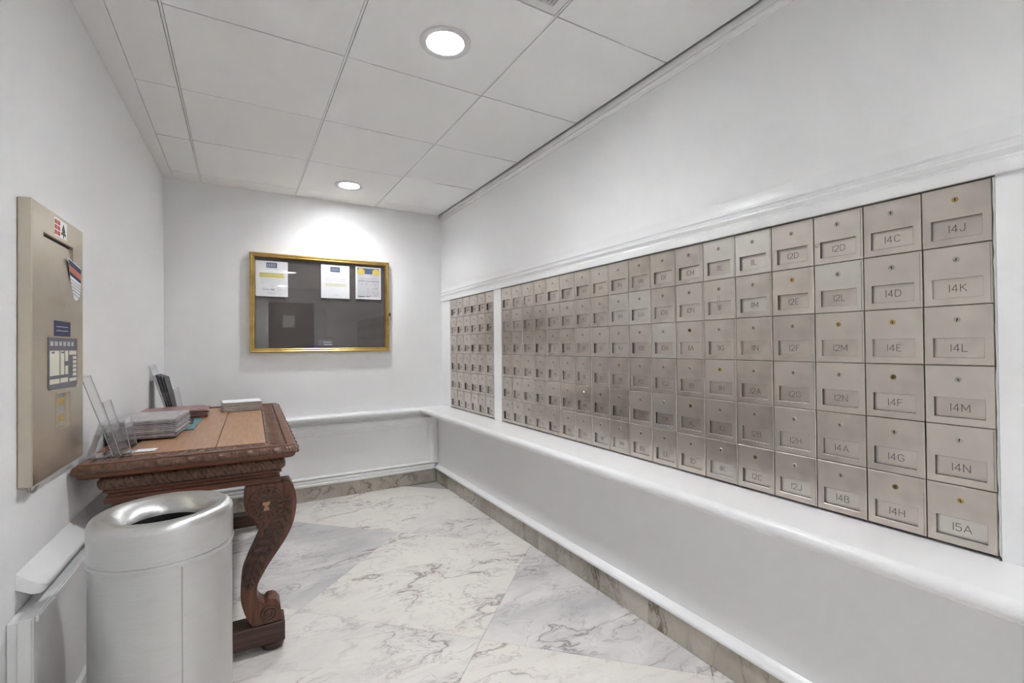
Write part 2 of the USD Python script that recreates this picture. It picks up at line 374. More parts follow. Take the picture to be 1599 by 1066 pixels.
for y in rows[1:-1]:
    for i in range(4):
        part(ce, 'cross_bar', box(cols[i] + .006, cols[i + 1] - .006, y - .0015, y + .0015, ZC + .0225, ZC + .03), 'grid_paint')
pb = Polygon([(wall_x(YF) + .001, YF + .001), (wall_x(YB) + .001, YB - .001), (-.3945, YB - .001), (-.3945, YF + .001)])
part(ce, 'border_strip', prism_z(pb, ZC - .001, ZC + .03), 'wall_paint')
part(ce, 'deck', box(-.60, 1.579, YF + .001, YB - .001, ZC + .11, ZC + .13), 'void')

# ---- mouldings and ledges
def trim_thing(name, label): return thing(name, label, 'trim', kind='structure')
prof = [(1.5838, 2.328), (1.5775, 2.328)] + arc(1.578, 2.346, .0125, 260, 130, 9) + [(1.5675, 2.362), (1.5675, 2.386), (1.5838, 2.386)]
single('trim_1', prism_y(Polygon(prof).buffer(0), YF + .002, YB - .002), 'trim_paint', 'white moulding along the top of the mailbox wall under the ceiling', 'trim', kind='structure')
z = MZ1 + .002
prof = [(XU, z), (1.574, z), (1.572, z + .004), (1.572, z + .030), (1.578, z + .035), (1.578, z + .041)] + arc(1.5765, z + .053, .0105, -180, -290, 7)[::1] \
    + [(1.5795, z + .066), (1.5795, z + .074), (1.575, z + .079), (1.575, z + .084), (1.5818, z + .094), (1.5832, z + .128), (XU, z + .129)]
prof = [(XU - .0002 if abs(a - XU) < 1e-9 else a, b) for a, b in prof]
single('trim_2', prism_y(Polygon(prof).buffer(0), YF + .002, YB - .002), 'trim_paint', 'white beaded moulding running above the mailboxes', 'trim', kind='structure', smooth=35)
# right ledge, full round nose
prof = [(XU - .0003, .672), (1.388, .669)] + arc(1.386, .6445, .0245, 90, 270, 12) + [(1.395, .618), (1.410, .6165), (XL_ - .0003, .6165), (XL_ - .0003, .6101), (XU - .0003, .6101)]
lg = cat(prism_y(Polygon(prof).buffer(0), YF + .002, YB - .001), box(XU - .0002, 1.699, BANK_R, R_END, .640, .672), box(XU - .0002, 1.699, BANK_L, L_END, .640, .672))
single('trim_3', lg, 'trim_paint', 'long white ledge with a rounded nose under the mailboxes', 'ledge', kind='structure', smooth=35)
# back rail with frame below
prof = [(YB - .0005, .668), (3.936, .663)] + arc(3.936, .6445, .0185, 90, 270, 10) + [(3.942, .624), (3.944, .620), (YB - .0005, .617)]
single('trim_4', prism_x(Polygon(prof).buffer(0), wall_x(YB) + .002, XN + .012), 'trim_paint', 'white rounded rail along the end wall below the notice board', 'rail', kind='structure', smooth=35)
def panel_frame(x0, x1, z0, z1, w, d, wb, y=YB):
    """Mitred picture-frame moulding on the end wall; its foot is narrower (wb) than its head and sides (w)."""
    prf = [(0, 0), (0, d * .45), (.13, d + .002), (.60, d + .002), (.68, d * .8), (.86, d * .55), (.96, d * .2), (1, 0)]
    P = [[(x0 + t * w, y - h, z0 + t * wb), (x1 - t * w, y - h, z0 + t * wb), (x1 - t * w, y - h, z1 - t * w), (x0 + t * w, y - h, z1 - t * w)] for t, h in prf]
    return quadgrid(np.transpose(np.array(P), (1, 0, 2)), closed_u=True)
fr = thing('trim_5', 'white raised frame with bevelled edges on the lower end wall', 'trim', kind='structure')
part(fr, 'frame', panel_frame(wall_x(YB) + .004, 1.535, .1702, .586, .085, .026, .016, y=YB - .0005), 'trim_paint', 25)
# left ledge, rail and frame (in the left wall's own axes: x into the room, y along the wall)
def left_thing(name, label, cat_, kind='structure'): return thing(name, label, cat_, LO, -TH, kind=kind)
lf = left_thing('trim_6', 'white rounded ledge on the left wall, ending beside the metal bin', 'ledge')
prof = Polygon([(.0006, .632), (.044, .594)] + arc(.044, .582, .012, 60, -90, 8) + [(.030, .574), (.0006, .592)])
m = prism_y(prof, -.328, 1.975); v = m.vertices; nearend = v[:, 1] < -.3
v[nearend, 1] += np.clip((v[nearend, 0] - .02) / .036, 0, 1) ** 2 * .018
m.vertices = v
part(lf, 'ledge', m, 'trim_paint', 35)
lf = left_thing('trim_7', 'white boxed wainscot with a lipped top on the lower left wall', 'trim')
part(lf, 'box', box(.0006, .050, -.380, 1.97, .1715, .532, .003), 'trim_paint')
part(lf, 'top_lip', box(.0505, .0575, -.372, 1.97, .518, .534, .0022), 'trim_paint')
part(lf, 'end_stile', box(.022, .048, -.3865, -.3803, .1715, .530, .002), 'trim_paint')
# marble skirting
br = thing('baseboard_right', 'low brownish marble skirting under the white cap, mailbox side', 'baseboard', kind='structure')
ys = [YF + .001, -1.4, -.3, .62, 1.46, 2.32, 3.14, YB - .014]
for a, b in zip(ys[:-1], ys[1:]):
    part(br, 'slab', box(1.514, XL_ - .0004, a + .0008, b - .0008, .0004, .112, .0015), 'marble_base')
prof = Polygon([(XL_ - .0004, .1122), (1.509, .1122)] + arc(1.509, .1245, .012, 270, 100, 8) + [(1.518, .1405), (1.524, .146), (XL_ - .0004, .150)])
part(br, 'cap', prism_y(prof.buffer(0), YF + .001, YB - .015), 'trim_paint', 35, label='white rounded wooden cap on the marble skirting')
bb = thing('baseboard_back', 'low stained marble skirting under the white cap, end wall', 'baseboard', kind='structure')
xs = [wall_x(YB) + .017, .10, .86, 1.5135]
for a, b in zip(xs[:-1], xs[1:]):
    part(bb, 'slab', box(a + .0008, b - .0008, YB - .0135, YB - .0004, .0004, .112, .0015), 'marble_base')
prof = Polygon([(YB - .0004, .1122), (3.966, .1122)] + arc(3.966, .126, .0135, 270, 110, 8) + [(3.956, .148), (3.962, .166), (YB - .0004, .1695)])
part(bb, 'cap', prism_x(prof.buffer(0), wall_x(YB) + .017, 1.4965), 'trim_paint', 35, label='white bevelled wooden cap on the marble skirting')
bl = left_thing('baseboard_left', 'low marble skirting along the wall behind the carved table', 'baseboard')
for a, b in ((-.385, .4), (.4, 1.2), (1.2, 1.975)):
    part(bl, 'slab', box(.0004, .0560, a + .0008, b - .0008, .0004, .112, .0015), 'marble_base')
part(bl, 'cap', box(.0004, .0600, -.385, 1.968, .1122, .171, .004), 'trim_paint')

# ------------------------------------------------------------------ recessed ceiling lamps
LAMP_LABELS = ['round recessed ceiling lamp nearest the viewer, its bright bulb cavity showing', 'smaller looking round recessed ceiling lamp near the end wall',
               'unseen round recessed ceiling lamp above the viewpoint, lighting the near part of the room', 'unseen round recessed ceiling lamp behind the viewpoint, brightening the whole room']
for (lx, ly), lab in zip(LIGHTS, LAMP_LABELS):
    t = thing('recessed_lamp', lab, 'ceiling lamp', (lx, ly, ZC), group=None)
    part(t, 'trim_ring', lathe([(.0705, .001), (.0715, -.0040), (.076, -.0065), (.096, -.0075), (.0985, -.0060), (.0990, -.0006), (.0705, .001)], 72), 'lamp_trim', 35)
    part(t, 'reflector', lathe([(.0704, -.002), (.070, .012), (.066, .038), (.0640, .046), (.0640, .075), (.080, .075), (.0800, .0015), (.0704, -.002)], 72), 'lamp_reflector', 40)
    part(t, 'diffuser', cat(lathe([(0, .047), (.050, .047), (.054, .050), (.054, .07), (0, .07)], 64)), 'lamp_lens_far' if ly > 3 else 'lamp_lens_unseen_rear' if ly < -1 else 'lamp_lens_unseen_overhead' if ly < 0 else 'lamp_lens', label='glowing white lamp diffuser')

# ------------------------------------------------------------------ air grille
t = thing('air_grille', 'square white ceiling air grille with a fine dark mesh, at the top edge', 'air vent', (.68325, 1.0545, ZC))
h = .292; w = .026
part(t, 'frame', prism_z(sbox(-.2955, -.3015, .2955, .3015).difference(sbox(-.265, -.271, .265, .271)), -.001, .012), 'grid_paint')
part(t, 'backing', box(-.265, .265, -.271, .271, .030, .034), 'void')
for k in range(40):
    x = -.2585 + .01325 * k
    part(t, 'slat', box(x - .0016, x + .0016, -.271, .271, .002, .014), 'grid_paint')
for k in range(40):
    y = -.2645 + .01356 * k
    part(t, 'cross_slat', box(-.265, .265, y - .0014, y + .0014, .014, .022), 'grid_paint')

# ------------------------------------------------------------------ mailboxes
STROKES = {   # engraved single-line capitals on a unit-high grid: (width, polylines)
    '0': (.62, [[(.0, .25), (.0, .75), (.15, 1), (.47, 1), (.62, .75), (.62, .25), (.47, 0), (.15, 0), (.0, .25)]]),
    '1': (.0, [[(0, 0), (0, 1)]]),
    '2': (.62, [[(.0, .78), (.12, .97), (.31, 1), (.5, .97), (.62, .78), (.55, .55), (.0, 0), (.62, 0)]]),
    '3': (.60, [[(.0, .85), (.15, 1), (.45, 1), (.58, .80), (.45, .55), (.25, .53)], [(.45, .55), (.60, .30), (.45, 0), (.15, 0), (.0, .15)]]),
    '4': (.64, [[(.46, 0), (.46, 1), (.0, .28), (.64, .28)]]),
    '5': (.60, [[(.55, 1), (.08, 1), (.03, .55), (.35, .62), (.58, .48), (.60, .22), (.42, 0), (.15, 0), (.0, .14)]]),
    '6': (.60, [[(.52, .95), (.30, 1), (.08, .75), (.0, .35), (.10, .05), (.32, 0), (.55, .10), (.60, .35), (.48, .57), (.25, .58), (.02, .38)]]),
    '7': (.58, [[(0, 1), (.58, 1), (.20, 0)]]),
    '8': (.60, [[(.30, .54), (.08, .66), (.06, .88), (.30, 1), (.54, .88), (.52, .66), (.30, .54), (.02, .38), (.02, .12), (.30, 0), (.58, .12), (.58, .38), (.30, .54)]]),
    '9': (.60, [[(.08, .05), (.30, 0), (.52, .25), (.60, .65), (.50, .95), (.28, 1), (.05, .90), (.0, .65), (.12, .43), (.35, .42), (.58, .62)]]),
    'A': (.80, [[(0, 0), (.40, 1), (.80, 0)], [(.14, .33), (.66, .33)]]),
    'B': (.62, [[(0, 0), (0, 1), (.42, 1), (.55, .88), (.55, .66), (.42, .54), (0, .54)], [(.42, .54), (.62, .40), (.62, .12), (.46, 0), (0, 0)]]),
    'C': (.72, [[(.72, .80), (.55, .98), (.25, .98), (.03, .75), (.03, .25), (.25, .02), (.55, .02), (.72, .20)]]),
    'D': (.70, [[(0, 0), (0, 1), (.40, 1), (.64, .82), (.70, .50), (.64, .18), (.40, 0), (0, 0)]]),
    'E': (.56, [[(.56, 0), (0, 0), (0, 1), (.56, 1)], [(0, .52), (.46, .52)]]),
    'F': (.56, [[(0, 0), (0, 1), (.56, 1)], [(0, .52), (.46, .52)]]),
    'G': (.74, [[(.72, .80), (.55, .98), (.25, .98), (.03, .75), (.03, .25), (.25, .02), (.55, .02), (.74, .20), (.74, .45), (.45, .45)]]),
    'H': (.68, [[(0, 0), (0, 1)], [(.68, 0), (.68, 1)], [(0, .52), (.68, .52)]]),
    'J': (.50, [[(.50, 1), (.50, .22), (.38, .02), (.14, .02), (0, .22)]]),
    'K': (.66, [[(0, 0), (0, 1)], [(.62, 1), (0, .42)], [(.20, .60), (.66, 0)]]),
    'L': (.54, [[(0, 1), (0, 0), (.54, 0)]]),
    'M': (.82, [[(0, 0), (0, 1), (.41, .25), (.82, 1), (.82, 0)]]),
    'N': (.70, [[(0, 0), (0, 1), (.70, 0), (.70, 1)]]),
}
def engraved(text, h, stroke=.0014, gap=.26):
    """Flat engraved lettering as a shapely shape centred on the origin."""
    lines, x = [], 0.0
    for ch in text:
        w_, pl = STROKES[ch]
        lines += [[(x + px, py) for px, py in l] for l in pl]; x += w_ + gap
    x -= gap
    s = MultiLineString([[((px - x / 2) * h, (py - .5) * h) for px, py in l] for l in lines])
    return s.buffer(stroke / 2, quad_segs=2)

def face(poly, d0, d1):
    """A shape in the mailbox face (s to the viewer's right, t up) as a solid from depth d0 to d1 out of the wall: s -> -y, t -> z, d -> -x."""
    polys = getattr(poly, 'geoms', [poly]); ms = []
    for g in polys:
        m = trimesh.creation.extrude_polygon(g, d1 - d0, engine='earcut'); v = m.vertices
        m.vertices = np.stack([-(d0 + v[:, 2]), -v[:, 0], v[:, 1]], 1); m.fix_normals(); ms.append(m)
    return cat(*ms)

def door_mesh(w_, h_):
    """Chamfered plate with the number window cut through: s in [-w/2, w/2], t in [0, h], face at d = 0."""
    outer = [(-w_ / 2, 0), (w_ / 2, 0), (w_ / 2, h_), (-w_ / 2, h_)]
    ws0, ws1, wt0, wt1 = -w_ * .365, w_ * .365, h_ * .125, h_ * .455
    win = [(ws0, wt0), (ws1, wt0), (ws1, wt1), (ws0, wt1)]
    c = .0016
    inset = [(s - math.copysign(c, s), t + (c if t < h_ / 2 else -c)) for s, t in outer]
    wino = [(s + math.copysign(.0009, s), t + (-.0009 if t < h_ * .3 else .0009)) for s, t in win]
    rings = [(outer, -.010), (outer, -c), (inset, 0.0), (wino, 0.0), (win, -.0009), (win, -.0016)]
    P = np.array([[(-d, -s, t) for s, t in r] for r, d in rings])
    m = quadgrid(np.transpose(P, (1, 0, 2)), closed_u=True)
    P = np.array([[(-d, -s, t) for s, t in win] for d in (-.0016, -.0090)])
    return m, quadgrid(np.transpose(P, (1, 0, 2)), closed_u=True)
WD, HD = PITCHY - .0022, PITCHZ - .0017
DOOR = {}
CARD, SHELL, LOCK, KEYHOLE, HINGE = {}, {}, None, None, {}
def lathe_x(prof, n=20):
    m = lathe(prof, n); v = m.vertices.copy(); m.vertices = np.stack([-v[:, 2], -v[:, 0], v[:, 1]], 1); m.fix_normals(); return m
LOCK = lathe_x([(0, .0016), (.0058, .0016), (.0072, .0004), (.0074, -.001)], 18)
KEYHOLE = face(unary_union([Point(0, .0012).buffer(.0019, 5), sbox(-.0011, -.0046, .0011, .001)]), .0016, .0019)
FLOORS = [3, 4, 5, 6, 7, 8, 9, 10, 11, 12, 14, 15]
NUMBERS = ['%d%s' % (f, l) for f in FLOORS for l in 'ABCDEFGHJKLMN'][:144]
LOCK_OF = {'14J': 'brass_lock', '12E': 'brass_lock', '12M': 'brass_lock', '14E': 'brass_lock', '14F': 'bronze_lock', '14H': 'bronze_lock', '15A': 'brass_lock', '11H': 'brass_lock', '11C': 'bronze_lock', '9K': 'brass_lock', '12C': 'bronze_lock', '11A': 'bronze_lock', '9E': 'bronze_lock'}
SHOWN = {'12K': '12D'}
PALE = {'12L', '11L', '10A', '9H', '10H', '10K', '11E'}
PALECARD = {'9A', '9H', '10F', '10A', '11M', '9J', '14B', '12J', '15A', '11K', '9F', '9M'}
ORD = ['top', 'second', 'third', 'fourth', 'fifth', 'bottom']
def ordinal(n): return '%d%s' % (n, {1: 'st', 2: 'nd', 3: 'rd'}.get(n if n < 20 else n % 10, 'th'))
rng = random.Random(21)
for k, num in enumerate(NUMBERS):
    bank_left = k < 36
    c, r = (k // 6, k % 6) if bank_left else ((k - 36) // 6, (k - 36) % 6)
    pw = .1335 if bank_left else PITCHY
    y = (BANK_L + (5 - c + .5) * pw) if bank_left else (BANK_R + (17 - c + .5) * pw)
    z0 = MZ0 + (5 - r) * PITCHZ
    shown = SHOWN.get(num, num)
    if not bank_left and c >= 8:
        lab = 'metal mailbox numbered %s, %s row, %s column from the right end' % (shown, ORD[r], ordinal(18 - c)) if c < 17 else 'metal mailbox numbered %s, %s in the rightmost column' % (shown, ORD[r] if r in (0, 5) else ORD[r] + ' from the top')
    elif not bank_left:
        lab = 'metal mailbox in the long bank, %s row, %s column right of the white post' % (ORD[r], ordinal(c + 1))
    else:
        lab = 'metal mailbox in the small far bank, %s row, %s column from the far corner' % (ORD[r], ordinal(c + 1))
    lock = LOCK_OF.get(num, 'steel_lock')
    if lock == 'brass_lock' and c >= 8: lab = lab.replace('metal mailbox', 'metal mailbox with a brass lock')
    t = thing('mailbox', lab, 'mailbox', (XM, y, z0 + .0008), group='mailboxes in the small far bank' if bank_left else 'mailboxes in the long bank')
    w_ = pw - .0022
    if w_ not in DOOR:
        DOOR[w_] = door_mesh(w_, HD)
        CARD[w_] = face(sbox(-w_ * .39, HD * .10, w_ * .39, HD * .48), -.0112, -.0090)
        HINGE[w_] = face(sbox(w_ / 2 - .0052, .004, w_ / 2 - .0042, HD - .004), -.0005, .0003)
        SHELL[w_] = face(sbox(-w_ / 2 - .0006, -.0006, w_ / 2 + .0006, HD + .0006), -.075, -.0115)
    mat_ = METALS[rng.randrange(4)] if num not in PALE else 'nickel_pale'
    ry, rz = rng.uniform(-.35, .35), rng.uniform(-.35, .35)
    part(t, 'shell', SHELL[w_], 'box_shell')
    part(t, 'door', DOOR[w_][0], mat_, rot=(0, ry * .5, rz * .5), loc=(rng.uniform(-.0008, .0004), 0, 0))
    part(t, 'window_edge', DOOR[w_][1], rng.choice(['edge_dark', 'edge_mid', 'edge_mid', 'edge_pale']))
    part(t, 'number_plate', CARD[w_], 'nickel_pale' if num in PALECARD else METALS[rng.randrange(4)])
    if rng.random() < .85: part(t, 'hinge_line', HINGE[w_], 'box_shell')
    lk = part(t, 'lock', LOCK, lock, 30, loc=(0, 0, HD * .765), rot=(rng.uniform(-25, 25), 0, 0))
    part(lk, 'keyhole', KEYHOLE, 'black_hole')
    txt = engraved(shown, .0185 if not bank_left else .0165)
    part(t, 'number', face(affinity.translate(txt, 0, HD * .29), -.0090, -.0085), 'engraving')
    if num == '12K':
        part(t, 'side_number', face(affinity.translate(engraved('12', .0105, .0009), -w_ * .425, HD * .395), .0002, .0006), 'engraving', label='small 12 scratched beside the number window')
    if num == '11F':
        part(t, 'scratch', face(unary_union([sbox(-.006, .050, -.0052, .092), sbox(.002, .044, .0028, .092)]), .0002, .0005), 'box_shell')
# white filler strip down the right end and along the foot of the long bank
pts = [(BANK_R - .0055, MZ0)]
for i in range(41):
    pts.append((BANK_R - .0012 + rng.uniform(-.0014, .0010), MZ0 + .004 + (MZ1 - MZ0 - .006) * i / 40))
pts.append((BANK_R - .0055, MZ1 - .001))
single('trim_8', prism_x(Polygon(pts).buffer(0), XU - .0004, XU + .02), 'caulk', 'ragged pale filler down the right end of the mailboxes', 'trim', kind='structure')

# ------------------------------------------------------------------ notice board
t = thing('notice_board', 'gilt framed glazed notice board on the end wall', 'notice board', (.58, YB - .0005, 1.5405))
W2, H2, DB = .515, .3745, .050
prf = [(0, 0), (0, .040), (.004, .046), (.010, .050), (.016, .046), (.020, .044), (.026, .048), (.031, .044), (.036, .030), (.036, .012), (.034, .012)]
P = np.array([[(-W2 + a, -b, -H2 + a), (W2 - a, -b, -H2 + a), (W2 - a, -b, H2 - a), (-W2 + a, -b, H2 - a)] for a, b in prf])
part(t, 'frame', quadgrid(np.transpose(P, (1, 0, 2)), closed_u=True), 'gilt', 20)
part(t, 'backing', box(-W2 + .033, W2 - .033, -.016, -.002, -H2 + .033, H2 - .033), 'felt')
part(t, 'glass', box(-W2 + .0362, W2 - .0362, -.0320, -.0290, -H2 + .0362, H2 - .0362), 'board_glass')
lt = part(t, 'latch', box(W2 + .0003, W2 + .014, -.034, -.022, -.075, -.052, .002), 'void', label='small black lock on the right side of the frame')
part(lt, 'key', tube([(W2 + .012, -.028, -.065), (W2 + .018, -.028, -.085), (W2 + .020, -.028, -.115)], .002, 6), 'steel_lock')

def notice(x0, x1, z0, z1, label, y=YB - .0272):
    p = thing('notice', label, 'notice', ((x0 + x1) / 2, y, (z0 + z1) / 2))
    a, b = (x1 - x0) / 2, (z1 - z0) / 2
    part(p, 'sheet', box(-a, a, -.0004, .0004, -b, b), 'paper')
    def ink(name, u0, u1, v0, v1, m, k=1):   # fractions of the sheet, v from the top
        return part(p, name, box(-a + 2 * a * u0, -a + 2 * a * u1, -.0004 - .0003 * k, -.0004, b - 2 * b * v1, b - 2 * b * v0), m)
    return p, ink
rng = random.Random(5)
def header(ink, u0, u1, v0, v1):
    h_ = ink('header', u0, u1, v0, v1, 'ink_blue')
    return h_
# left: yellow highlighted line
p, ink = notice(.1035, .3215, 1.590, 1.857, 'white notice with a yellow highlighted line, leftmost in the board')
header(ink, .33, .66, .045, .19)
for k in range(5): ink('heading_mark', .36 + .055 * k, .39 + .055 * k, .07, .165, 'ink_grey', 2)
ink('text_line', .30, .72, .215, .225, 'ink_grey')
ink('highlight', .12, .88, .335, .465, 'marker_yellow')
ink('text_line', .16, .84, .35, .358, 'ink_grey', 2)
for k, (u0, u1) in enumerate(((.14, .82), (.15, .85), (.14, .80))): ink('text_line', u0, u1, .52 + .045 * k, .528 + .045 * k, 'ink_pale')
ink('text_line', .42, .62, .665, .673, 'ink_pale'); ink('text_line', .46, .58, .70, .708, 'ink_pale')
ink('signature', .20, .40, .79, .815, 'ink_grey'); ink('signature', .46, .58, .78, .83, 'ink_grey'); ink('signature', .66, .78, .80, .812, 'ink_pale')
ink('text_line', .34, .64, .89, .898, 'ink_pale'); ink('text_line', .36, .62, .915, .922, 'ink_pale')
# middle
p, ink = notice(.5585, .7755, 1.595, 1.862, 'white notice with grey and pale yellow lines, middle of the three in the board')
header(ink, .33, .66, .06, .21)
for k in range(5): ink('heading_mark', .38 + .05 * k, .40 + .05 * k, .10, .17, 'ink_grey', 2)
ink('text_line', .30, .70, .285, .295, 'ink_pale')
for k in range(4): ink('text_line', .13 + .02 * (k % 2), .92 - .03 * (k % 3), .39 + .03 * k, .398 + .03 * k, 'ink_pale')
ink('highlight', .14, .90, .545, .645, 'marker_pale')
for k in range(2): ink('text_line', .16, .86 - .04 * k, .575 + .035 * k, .583 + .035 * k, 'ink_pale', 2)
for k in range(3): ink('text_line', .40, .62, .87 + .02 * k, .876 + .02 * k, 'ink_pale')
ink('pin_dot', .955, .975, .52, .54, 'ink_grey'); ink('pin_dot', .955, .975, .89, .91, 'ink_grey')
# right
p, ink = notice(.8235, 1.0300, 1.598, 1.866, 'flyer with two yellow shapes and a grey picture, rightmost in the board')
ink('picture_panel', .07, .95, .10, .93, 'ink_pale')
ink('header', .07, .93, .04, .15, 'ink_dark'); ink('header', .36, .66, .06, .22, 'ink_blue', 2)
for u in (.21, .80):
    pt = [(math.cos(q) * (.036 if i % 2 else .024), math.sin(q) * (.030 if i % 2 else .024)) for i, q in enumerate(np.linspace(0, 2 * math.pi, 16, endpoint=False))]
    m = prism_z(Polygon(pt), 0, .0003); v = m.vertices.copy(); m.vertices = np.stack([v[:, 0] + (u - .5) * .2065, -v[:, 2] - .0012, v[:, 1] + (.5 - .15) * .268], 1); m.fix_normals()
    part(p, 'yellow_shape', m, 'sticker_yellow')
for k in range(4): ink('text_line', .10, .9 - .1 * (k % 2), .33 + .025 * k, .338 + .025 * k, 'ink_grey', 2)
ink('band', .09, .95, .435, .45, 'ink_dark', 2)
for k in range(9): ink('text_block', .12 + .09 * k, .18 + .09 * k, .50 + .02 * (k % 3), .53 + .03 * (k % 2), 'ink_grey', 2)
for k in range(14):
    u, vv = rng.uniform(.45, .86), rng.uniform(.60, .88); ink('picture_mark', u, u + .05, vv, vv + .035, 'ink_grey', 2)
ink('band', .09, .36, .905, .935, 'ink_dark', 3); ink('band', .40, .56, .905, .93, 'ink_dark', 3)
# small plate leaning in the bottom of the board
t = thing('name_plate', 'small dark plate with pale marks standing at the bottom of the board', 'plate', (.5895, YB - .0255, 1.2385))
part(t, 'plate', box(-.054, .054, -.002, .002, -.0235, .0235), 'card_slate')
for k in range(7): part(t, 'mark', box(-.016 + .0085 * k, -.0105 + .0085 * k, -.0024, -.0020, .0005, .011), 'ink_grey')
for k in range(4): part(t, 'pale_mark', box(-.008 + .015 * k, .0005 + .015 * k, -.0025, -.0020, -.0165, -.009), 'paper')

# ------------------------------------------------------------------ metal mail drop box on the left wall
t = thing('mail_drop', 'champagne metal mail drop box with stickers and timetable card on the left wall', 'mail drop box', LO, -TH)
Y0, Y1, Z0, Z1, DD = -.318, .100, .846, 1.601, .030
body = m3.Manifold(m3.Mesh(vert_properties=np.asarray(box(.0006, DD, Y0, Y1, Z0, Z1, .0025).vertices, np.float32), tri_verts=np.asarray(box(.0006, DD, Y0, Y1, Z0, Z1, .0025).faces, np.uint32)))
wedge = m3.Manifold.hull_points(np.array([(DD + .001, -.243, 1.40), (DD + .001, 0, 1.40), (DD + .001, -.243, 1.528), (DD + .001, 0, 1.528), (DD - .010, -.243, 1.528), (DD - .010, 0, 1.528)]))
wcut = m3.Manifold.hull_points(np.array([(DD + .01, -.147, .966), (DD + .01, -.036, .966), (DD + .01, -.147, 1.074), (DD + .01, -.036, 1.074), (DD - .012, -.144, .969), (DD - .012, -.039, .969), (DD - .012, -.144, 1.071), (DD - .012, -.039, 1.071)]))
part(t, 'body', body - wedge - wcut, 'champagne', 20)
part(t, 'slot', box(DD - .0098, DD - .0092, -.242, -.001, 1.5215, 1.5278), 'black_hole')
wdw = part(t, 'window', box(DD - .0118, DD - .0108, -.143, -.040, .970, 1.070), 'window_grey')
for za in (.986, 1.036): part(wdw, 'brass_strip', box(DD - .0107, DD - .0098, -.140, -.043, za, za + .020), 'brass_strip')
rim = sbox(-.152, .961, -.031, 1.079).difference(sbox(-.146, .967, -.037, 1.073))
part(t, 'window_rim', prism_x(rim, DD + .0002, DD + .0016), 'champagne')
X = DD + .0003
s = part(t, 'sticker', box(X, X + .0004, -.166, -.060, 1.537, 1.590), 'paper')
def flat(parent, name, y0, y1, z0, z1, m, k=0): return part(parent, name, box(X + .0004 + .0003 * k, X + .0007 + .0003 * k, y0, y1, z0, z1), m)
for i in range(2):
    for j in range(3):
        flat(s, 'red_block', -.161 + .023 * i, -.141 + .023 * i, 1.541 + .0155 * j, 1.5535 + .0155 * j, 'ink_red')
tr = Polygon([(-.112, 1.549), (-.092, 1.549), (-.092, 1.541), (-.086, 1.541), (-.086, 1.549), (-.066, 1.549), (-.080, 1.561), (-.073, 1.561), (-.089, 1.583), (-.105, 1.561), (-.098, 1.561)])
part(s, 'tree_mark', prism_x(tr, X + .0004, X + .0007), 'ink_green')
tag = Polygon([(-.046, 1.490), (.078, 1.472), (.074, 1.420), (.066, 1.378), (.030, 1.360), (.005, 1.366), (-.030, 1.43)])
s = part(t, 'striped_tag', prism_x(tag, X, X + .0004), 'paper')
def strip(name, z0, z1, m):
    band = tag.buffer(-.0008).intersection(affinity.skew(sbox(-.1, z0, .1, z1), ys=-8.5, origin=(0, z0)))
    part(s, name, prism_x(band, X + .0004, X + .0007), m)
strip('blue_band', 1.463, 1.480, 'ink_navy'); strip('orange_band', 1.445, 1.462, 'ink_orange'); strip('blue_band', 1.433, 1.444, 'ink_navy')
for k in range(5): strip('text_line', 1.380 + .010 * k, 1.384 + .010 * k, 'ink_grey')
s = part(t, 'blue_label', box(X, X + .0004, -.166, -.028, 1.243, 1.288), 'ink_navy')
for k in range(2): flat(s, 'text_line', -.15, -.05, 1.258 + .012 * k, 1.2605 + .012 * k, 'ink_grey')
cd = Polygon([(-.214, 1.095), (-.200, 1.089), (.020, 1.083), (.034, 1.095), (.034, 1.238), (-.214, 1.238)])
s = part(t, 'timetable_card', prism_x(cd, X, X + .0012), 'card_slate')
def cell(y0, y1, z0, z1): part(s, 'cell', box(X + .0012, X + .0016, y0, y1, z0, z1), 'card_cream')
cell(-.204, -.128, 1.128, 1.200); cell(-.120, -.088, 1.128, 1.200); cell(-.080, -.054, 1.168, 1.200); cell(-.080, -.054, 1.128, 1.154)
cell(-.044, .024, 1.187, 1.200)
for k in range(5): cell(-.010, .024, 1.120 + .0132 * k, 1.1295 + .0132 * k)
cell(-.204, -.128, 1.104, 1.118); cell(-.120, -.056, 1.104, 1.118); cell(-.044, .024, 1.104, 1.114)
for y_ in (-.19, -.112): part(s, 'mark', box(X + .0016, X + .0018, y_, y_ + .022, 1.192, 1.197), 'ink_dark')
for k in range(6): part(s, 'title_mark', box(X + .0012, X + .0015, -.20 + .035 * k, -.177 + .035 * k, 1.214, 1.227), 'ink_grey')
for k in range(9):          # worn raised lettering, too faint to read
    part(t, 'worn_relief', box(DD - .0002, DD + .0004, -.235 + .024 * k, -.222 + .024 * k, 1.335, 1.352, .0002), 'champagne')
hk = part(t, 'hook', tube(catmull([(.012, -.286, .8462), (.014, -.284, .832), (.016, -.272, .824), (.017, -.252, .828), (.017, -.240, .836)], 5), .0035, 8), 'steel_lock', 40, label='small bent metal hook under the box')
part(t, 'bottom_lip', box(.0008, .020, -.262, .098, .836, .8455, .001), 'trim_paint', label='thin white strip along the bottom of the box')  # thin white strip just under the box

